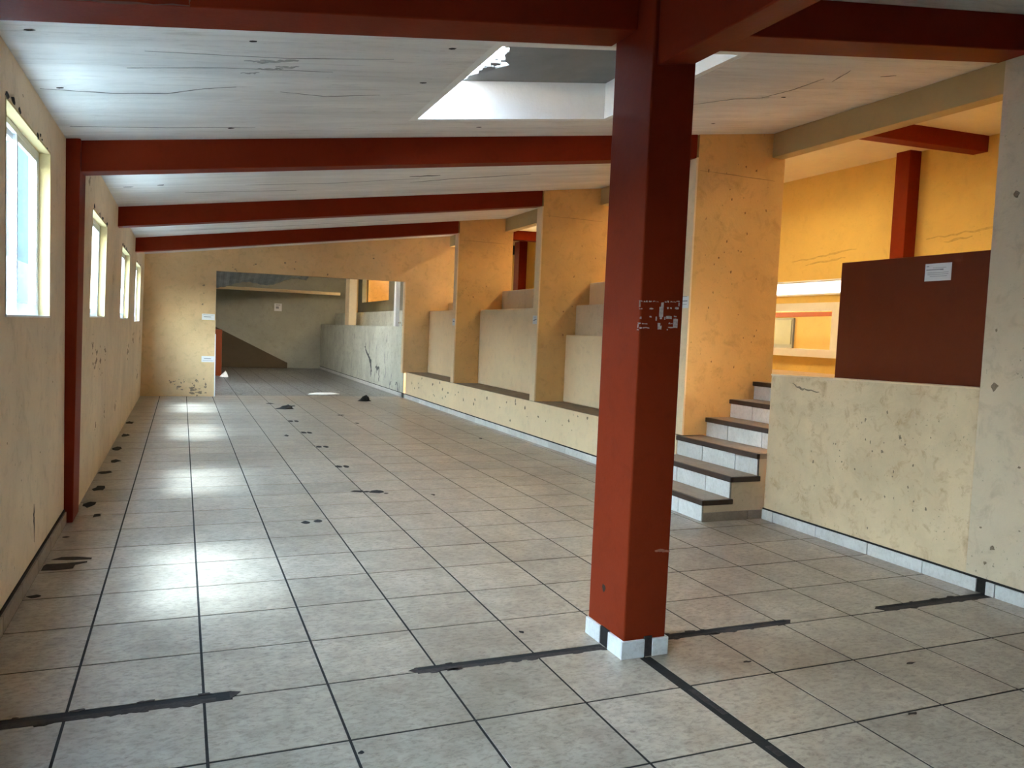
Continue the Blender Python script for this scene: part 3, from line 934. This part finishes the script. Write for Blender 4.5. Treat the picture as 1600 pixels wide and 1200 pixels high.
for a, b in zip(ys_[:-1], ys_[1:]):
    MB().box(5.180, 5.192, b + .004, a - .004, 0, .086).build('skirting_tile', M['marble'], br, bevel=.0015)
y = 0.045
first = True
while y > -5.4:
    e = -0.02 if first else y - .5
    MB().box(5.180, 5.192, e + .003, y - .003, 0, .086).build('skirting_tile', M['marble'], br, bevel=.0015)
    y, first = e, False

# ------------------------------------------------------------------ upper room on the right
fu = MB()
for r in holes((5.35, 9.3, -5.7, 14.15), [(5.0, 6.27, 2.15, 3.36), (5.0, 6.22, 3.36, 14.2)]):
    fu.box(r[0], r[1], r[2], r[3], .9, 1.155)
fu.build('floor_upper_unseen', M['warm_bounce_upper'], kind='structure', label='unseen upper room floor, coloured warm to bounce orange light')


def up_z(x):
    return 4.12 + .03 * (x - 8.0)


uc = MB()
SKH = [(7.35, 7.85, -0.6, 2.0), (7.35, 7.85, 4.4, 6.2), (7.35, 7.85, 7.8, 9.6), (7.35, 7.85, 11.5, 13.0), (7.2, 8.0, 20.5, 23.5)]  # roof lights out of view, added to light the upper room
for (x0, x1, y0, y1) in holes((6.2, 9.5, -5.8, 26.4), SKH):
    uc.slope_x(x0, x1, y0, y1, up_z(x0), up_z(x1), up_z(x0) + .12, up_z(x1) + .12)
uc.build('ceiling_upper', plaster('upper_ceiling_paint', (.78, .70, .50), (.6, .5, .34), .3, .2), kind='structure', label='pale yellow ceiling of the upper room')
gp = MB()
for (x0, x1, y0, y1) in SKH:
    gp.slope_x(x0 - .1, x1 + .1, y0 - .1, y1 + .1, up_z(x0) + .125, up_z(x1) + .125, up_z(x0) + .131, up_z(x1) + .131)
gp.build('roof_sheet', M['poly_warm'], bpy.data.objects['ceiling_upper'], label='warm tinted sheets over unseen roof lights added to brighten the upper room')
fw = MB()
WIN = (5.63, 7.25, 1.51, 2.09)
SLOT = (4.80, 7.3, 2.36, 2.545)
for r in holes((-5.7, 26.4, .9, 4.3), [WIN, SLOT]):
    fw.box(9.30, 9.50, r[0], r[1], r[2], r[3])
wall_far = fw.build('wall_far', M['yellow'], kind='structure', label='bright yellow far wall of the upper room')
for q, pts in enumerate([[(6.6, 2.86), (6.2, 2.9), (5.8, 2.93), (5.3, 2.97)], [(6.3, 2.8), (5.9, 2.84), (5.5, 2.86)], [(4.15, 3.0), (3.7, 3.03), (3.2, 3.06), (2.9, 3.05)], [(3.9, 2.93), (3.5, 2.98)]]):
    strip_mb(pts, .03, lambda a, b, t: (9.30 - t, a, b), .0015, 2000 + q).build('water_stain', plain('ochre_stain_%d' % q, (.66, .455, .14), .9, .3, 20), wall_far)
wf = MB()
y0, y1, z0, z1 = WIN
wf.box(9.24, 9.36, y0 - .16, y1 + .14, z1, z1 + .125).box(9.22, 9.40, y0 - .16, y1 + .14, z0 - .12, z0)
wf.box(9.24, 9.36, y0 - .16, y0, z0, z1).box(9.24, 9.36, y1, y1 + .14, z0, z1)
wfo = wf.build('window_6', M['white'], kind='structure', label='white framed window in the yellow far wall')
MB().box(9.235, 9.242, y0 - .1, y1 + .14, z0 - .105, z0 - .085).build('window_groove', M['sheet'], wfo)
cs = MB()
y0, y1, z0, z1 = SLOT
cs.box(9.28, 9.50, y0, y1, z0 - .03, z0).box(9.28, 9.5, y0, y1, z1, z1 + .02)
cso = cs.build('window_7', M['white'], kind='structure', label='glazed white strip window above the far window')
MB().box(9.38, 9.386, y0, y1, z0, z1).build('pane', M['poly'], cso)
MB().box(9.10, 9.31, 4.32, 4.54, 1.155, 4.17).build('wall_column', M['red'], bevel=.006, label='red column against the yellow far wall of the upper room', category='column', kind='thing')
MB().slope_x(6.3, 9.31, 3.38, 3.58, up_z(6.3) - .19, up_z(9.31) - .19, up_z(6.3) + .02, up_z(9.31) + .02).build('roof_beam', M['red'], bevel=.006, label='red beam under the upper room ceiling above the low wall', category='beam', kind='thing')
MB().slope_x(6.3, 9.31, 14.9, 15.15, 3.86, 3.92, up_z(6.3) + .02, up_z(9.31) + .02).build('roof_beam', M['red'], bevel=.006, label='red upper room beam glimpsed between the middle pier and far pier', category='beam', kind='thing')
MB().box(9.06, 9.31, 17.15, 17.50, 1.155, 4.17).build('wall_column', M['red'], bevel=.006, label='red upper room column glimpsed between the middle pier and far pier', category='column', kind='thing')
MB().box(9.12, 9.30, 17.85, 18.2, 3.86, 4.10).build('wall_box', M['metal'], bevel=.01, label='small dark box high on the yellow wall beside the glimpsed red column', category='box', kind='thing')
MB().box(-0.6, 9.5, -5.8, -5.6, -.1, 4.4).build('wall_front_unseen', M['red_panel'], kind='structure')  # unseen wall behind the camera, coloured dark to cut bounce light
MB().box(6.25, 9.4, 26.0, 26.2, .9, 4.3).build('wall_upper_end', M['ochre'], kind='structure')

# red panel behind the low wall
MB().box(5.44, 5.50, 0.205, 1.69, 1.155, 2.25).build('room_divider', M['red_panel'], bevel=.004, label='dark red-brown partition panel standing behind the low right wall', category='partition', kind='thing')

# outside the far window: courtyard and yellow building
cy_ = MB().box(9.5, 40, -20, 40, -.3, .8).build('courtyard_ground', M['ground'], kind='structure')
MB().box(9.95, 13.3, 1.5, 17, 2.70, 2.80).build('shade_roof', M['red_panel'], None, kind='structure')  # unseen roof added to keep sky light off the building
bl_ = empty('yellow_building', (13.0, 9, .8), label='yellow building with a red band seen through the far window', category='building', kind='thing')
MB().box(13.0, 15, 2, 16, .8, 2.45).build('building_wall', M['facade'], bl_)
MB().prism([(2, 2.30), (16, 2.13), (16, 2.42), (2, 2.42)], 'x', 12.96, 13.0).build('building_band', M['red_panel'], bl_, label='red painted band')
dr = MB().box(12.95, 13.0, 10.52, 11.35, .9, 2.17).build('building_door', M['metal'], bl_)
MB().box(12.94, 12.955, 10.57, 11.30, 1.58, 2.13).build('door_pane', M['dark_glass'], dr)

# outside the left wall
MB().box(-60, -.6, -60, 80, -.4, -.2).build('ground_outside', M['ground'], kind='structure')
MB().box(-2.9, -2.6, -14, 16.9, -.2, 2.6).build('wall_outside', M['outside'], kind='structure', label='dark blue boundary wall outside the left windows')

MB().box(-7.0, -2.6, 17.0, 60, -.2, 5.3).build('window_backdrop', M['outside'], kind='structure', label='dark blue block added outside to make the left panes look blue')  # block added to hide the bright sky behind the left panes

# ------------------------------------------------------------------ paper notices
def notice(name, label, axis, c0, c1, z0, z1, at, sgn, lines, tilt=0.0):
    """sheet in the plane axis = at, c0..c1 along the other horizontal axis"""
    def bx(a, b, p, q, d0, d1):
        m = MB()
        if axis == 'x':
            pts = [(a, p), (b, p), (b, q), (a, q)]
        else:
            pts = [(a, p), (b, p), (b, q), (a, q)]
        cc, zz = (c0 + c1) / 2, (z0 + z1) / 2
        pts = [(cc + (u - cc) * math.cos(tilt) - (v - zz) * math.sin(tilt), zz + (u - cc) * math.sin(tilt) + (v - zz) * math.cos(tilt)) for u, v in pts]
        d0, d1 = sorted((at + sgn * d0, at + sgn * d1))
        return m.prism(pts, axis, d0, d1)
    o = bx(c0, c1, z0, z1, 0.0006, .002).build(name, M['paper'], None, label=label, category='paper', kind='thing')
    for (a, b, v, h) in lines:
        w, hh = c1 - c0, z1 - z0
        bx(c0 + w * a, c0 + w * b, z0 + hh * v, z0 + hh * (v + h), .0018, .0026).build('printed_line', M['ink'], o)
    return o


notice('paper_notice', 'white paper notice on the dark red panel behind the low wall', 'x', .665, .882, 2.060, 2.186, 5.44, -1,
       [(.35, .95, .62, .05), (.30, .42, .60, .08), (.1, .9, .46, .025), (.1, .9, .36, .025), (.15, .8, .25, .025), (.85, .95, .82, .05), (.2, .7, .74, .02)])
notice('paper_label', 'small white label on the cream edge of the pier beside the stairs', 'x', 3.355, 3.50, 1.885, 2.005, 5.113, -1, [(.15, .85, .55, .1), (.2, .8, .95, .04), (.2, .8, .3, .04)])
notice('paper_label', 'small white label on the cream edge of the middle pier', 'x', 7.04, 7.19, 1.71, 1.83, 5.113, -1, [(.1, .6, .5, .12), (.4, .9, .4, .08), (.2, .8, .8, .06)])
notice('paper_label', 'small white label on the cream edge of the pier nearest the back wall', 'x', 10.76, 10.91, 1.67, 1.80, 5.113, -1, [(.2, .8, .5, .15)])
notice('paper_label', 'upper white strip label on the back wall left of the opening', 'y', .77, 1.02, 1.585, 1.71, BY0, -1, [(.15, .7, .45, .12), (.1, .9, .8, .05)])
notice('paper_label', 'lower white strip label on the back wall left of the opening', 'y', .775, 1.02, .715, .84, BY0, -1, [(.2, .75, .5, .14), (.1, .9, .2, .05)])
notice('paper_notice', 'white sheet pinned on the grey end wall of the far room', 'y', 3.44, 3.70, 2.04, 2.31, 26.2, -1, [(.2, .6, .3, .3), (.2, .8, .75, .08)])

# ------------------------------------------------------------------ loose debris and a painted sun patch on the floor
def clump(name, label, x, y, rad, hgt, seed):
    rr = random.Random(seed)
    m = MB()
    n, rings = 10, 4
    for k_ in range(rings):
        f = k_ / (rings - 1)
        for i in range(n):
            a = 2 * math.pi * i / n
            r = rad * (1 - f) ** .7 * (1 + .5 * (rr.random() - .5)) + .004
            m.v.append((x + r * 1.3 * math.cos(a) + f * rad * .4, y + r * math.sin(a), hgt * f * (1 + .3 * (rr.random() - .5)) + .0005))
    for k_ in range(rings - 1):
        for i in range(n):
            a, b = k_ * n + i, k_ * n + (i + 1) % n
            m.f.append((a, b, b + n, a + n))
    m.f.append(tuple(range(n))[::-1])
    m.f.append(tuple(range((rings - 1) * n, rings * n)))
    return m.build(name, M['dirt'], None, label=label, category='debris', kind='thing')


clump('dirt_clump', 'dark crumpled scrap on the floor in front of the opening, left of the white patch', 2.18, 11.7, .12, .07, 1)
clump('dirt_clump', 'dark pointed scrap on the floor near the plinth and the opening', 4.0, 13.35, .10, .12, 2)
clump('dirt_clump', 'small dark flake across a tile joint in mid hall', 2.12, 3.98, .035, .008, 3)
MB().prism([(3.05, 14.86), (3.35, 14.80), (3.78, 14.98), (3.80, 15.10), (3.66, 15.40), (3.30, 15.36), (3.12, 15.12)], 'z', 0.0005, 0.006).build('sun_patch', M['white'], label='patch of sunlight on the floor just inside the opening, built as a white sheet', category='sheet', kind='thing')  # sunlight on the floor painted as a flat white shape
clump('dirt_clump', 'small white plaster crumb at the foot of the red partition', 1.52, 20.6, .09, .16, 4).data.materials[0] = M['white']
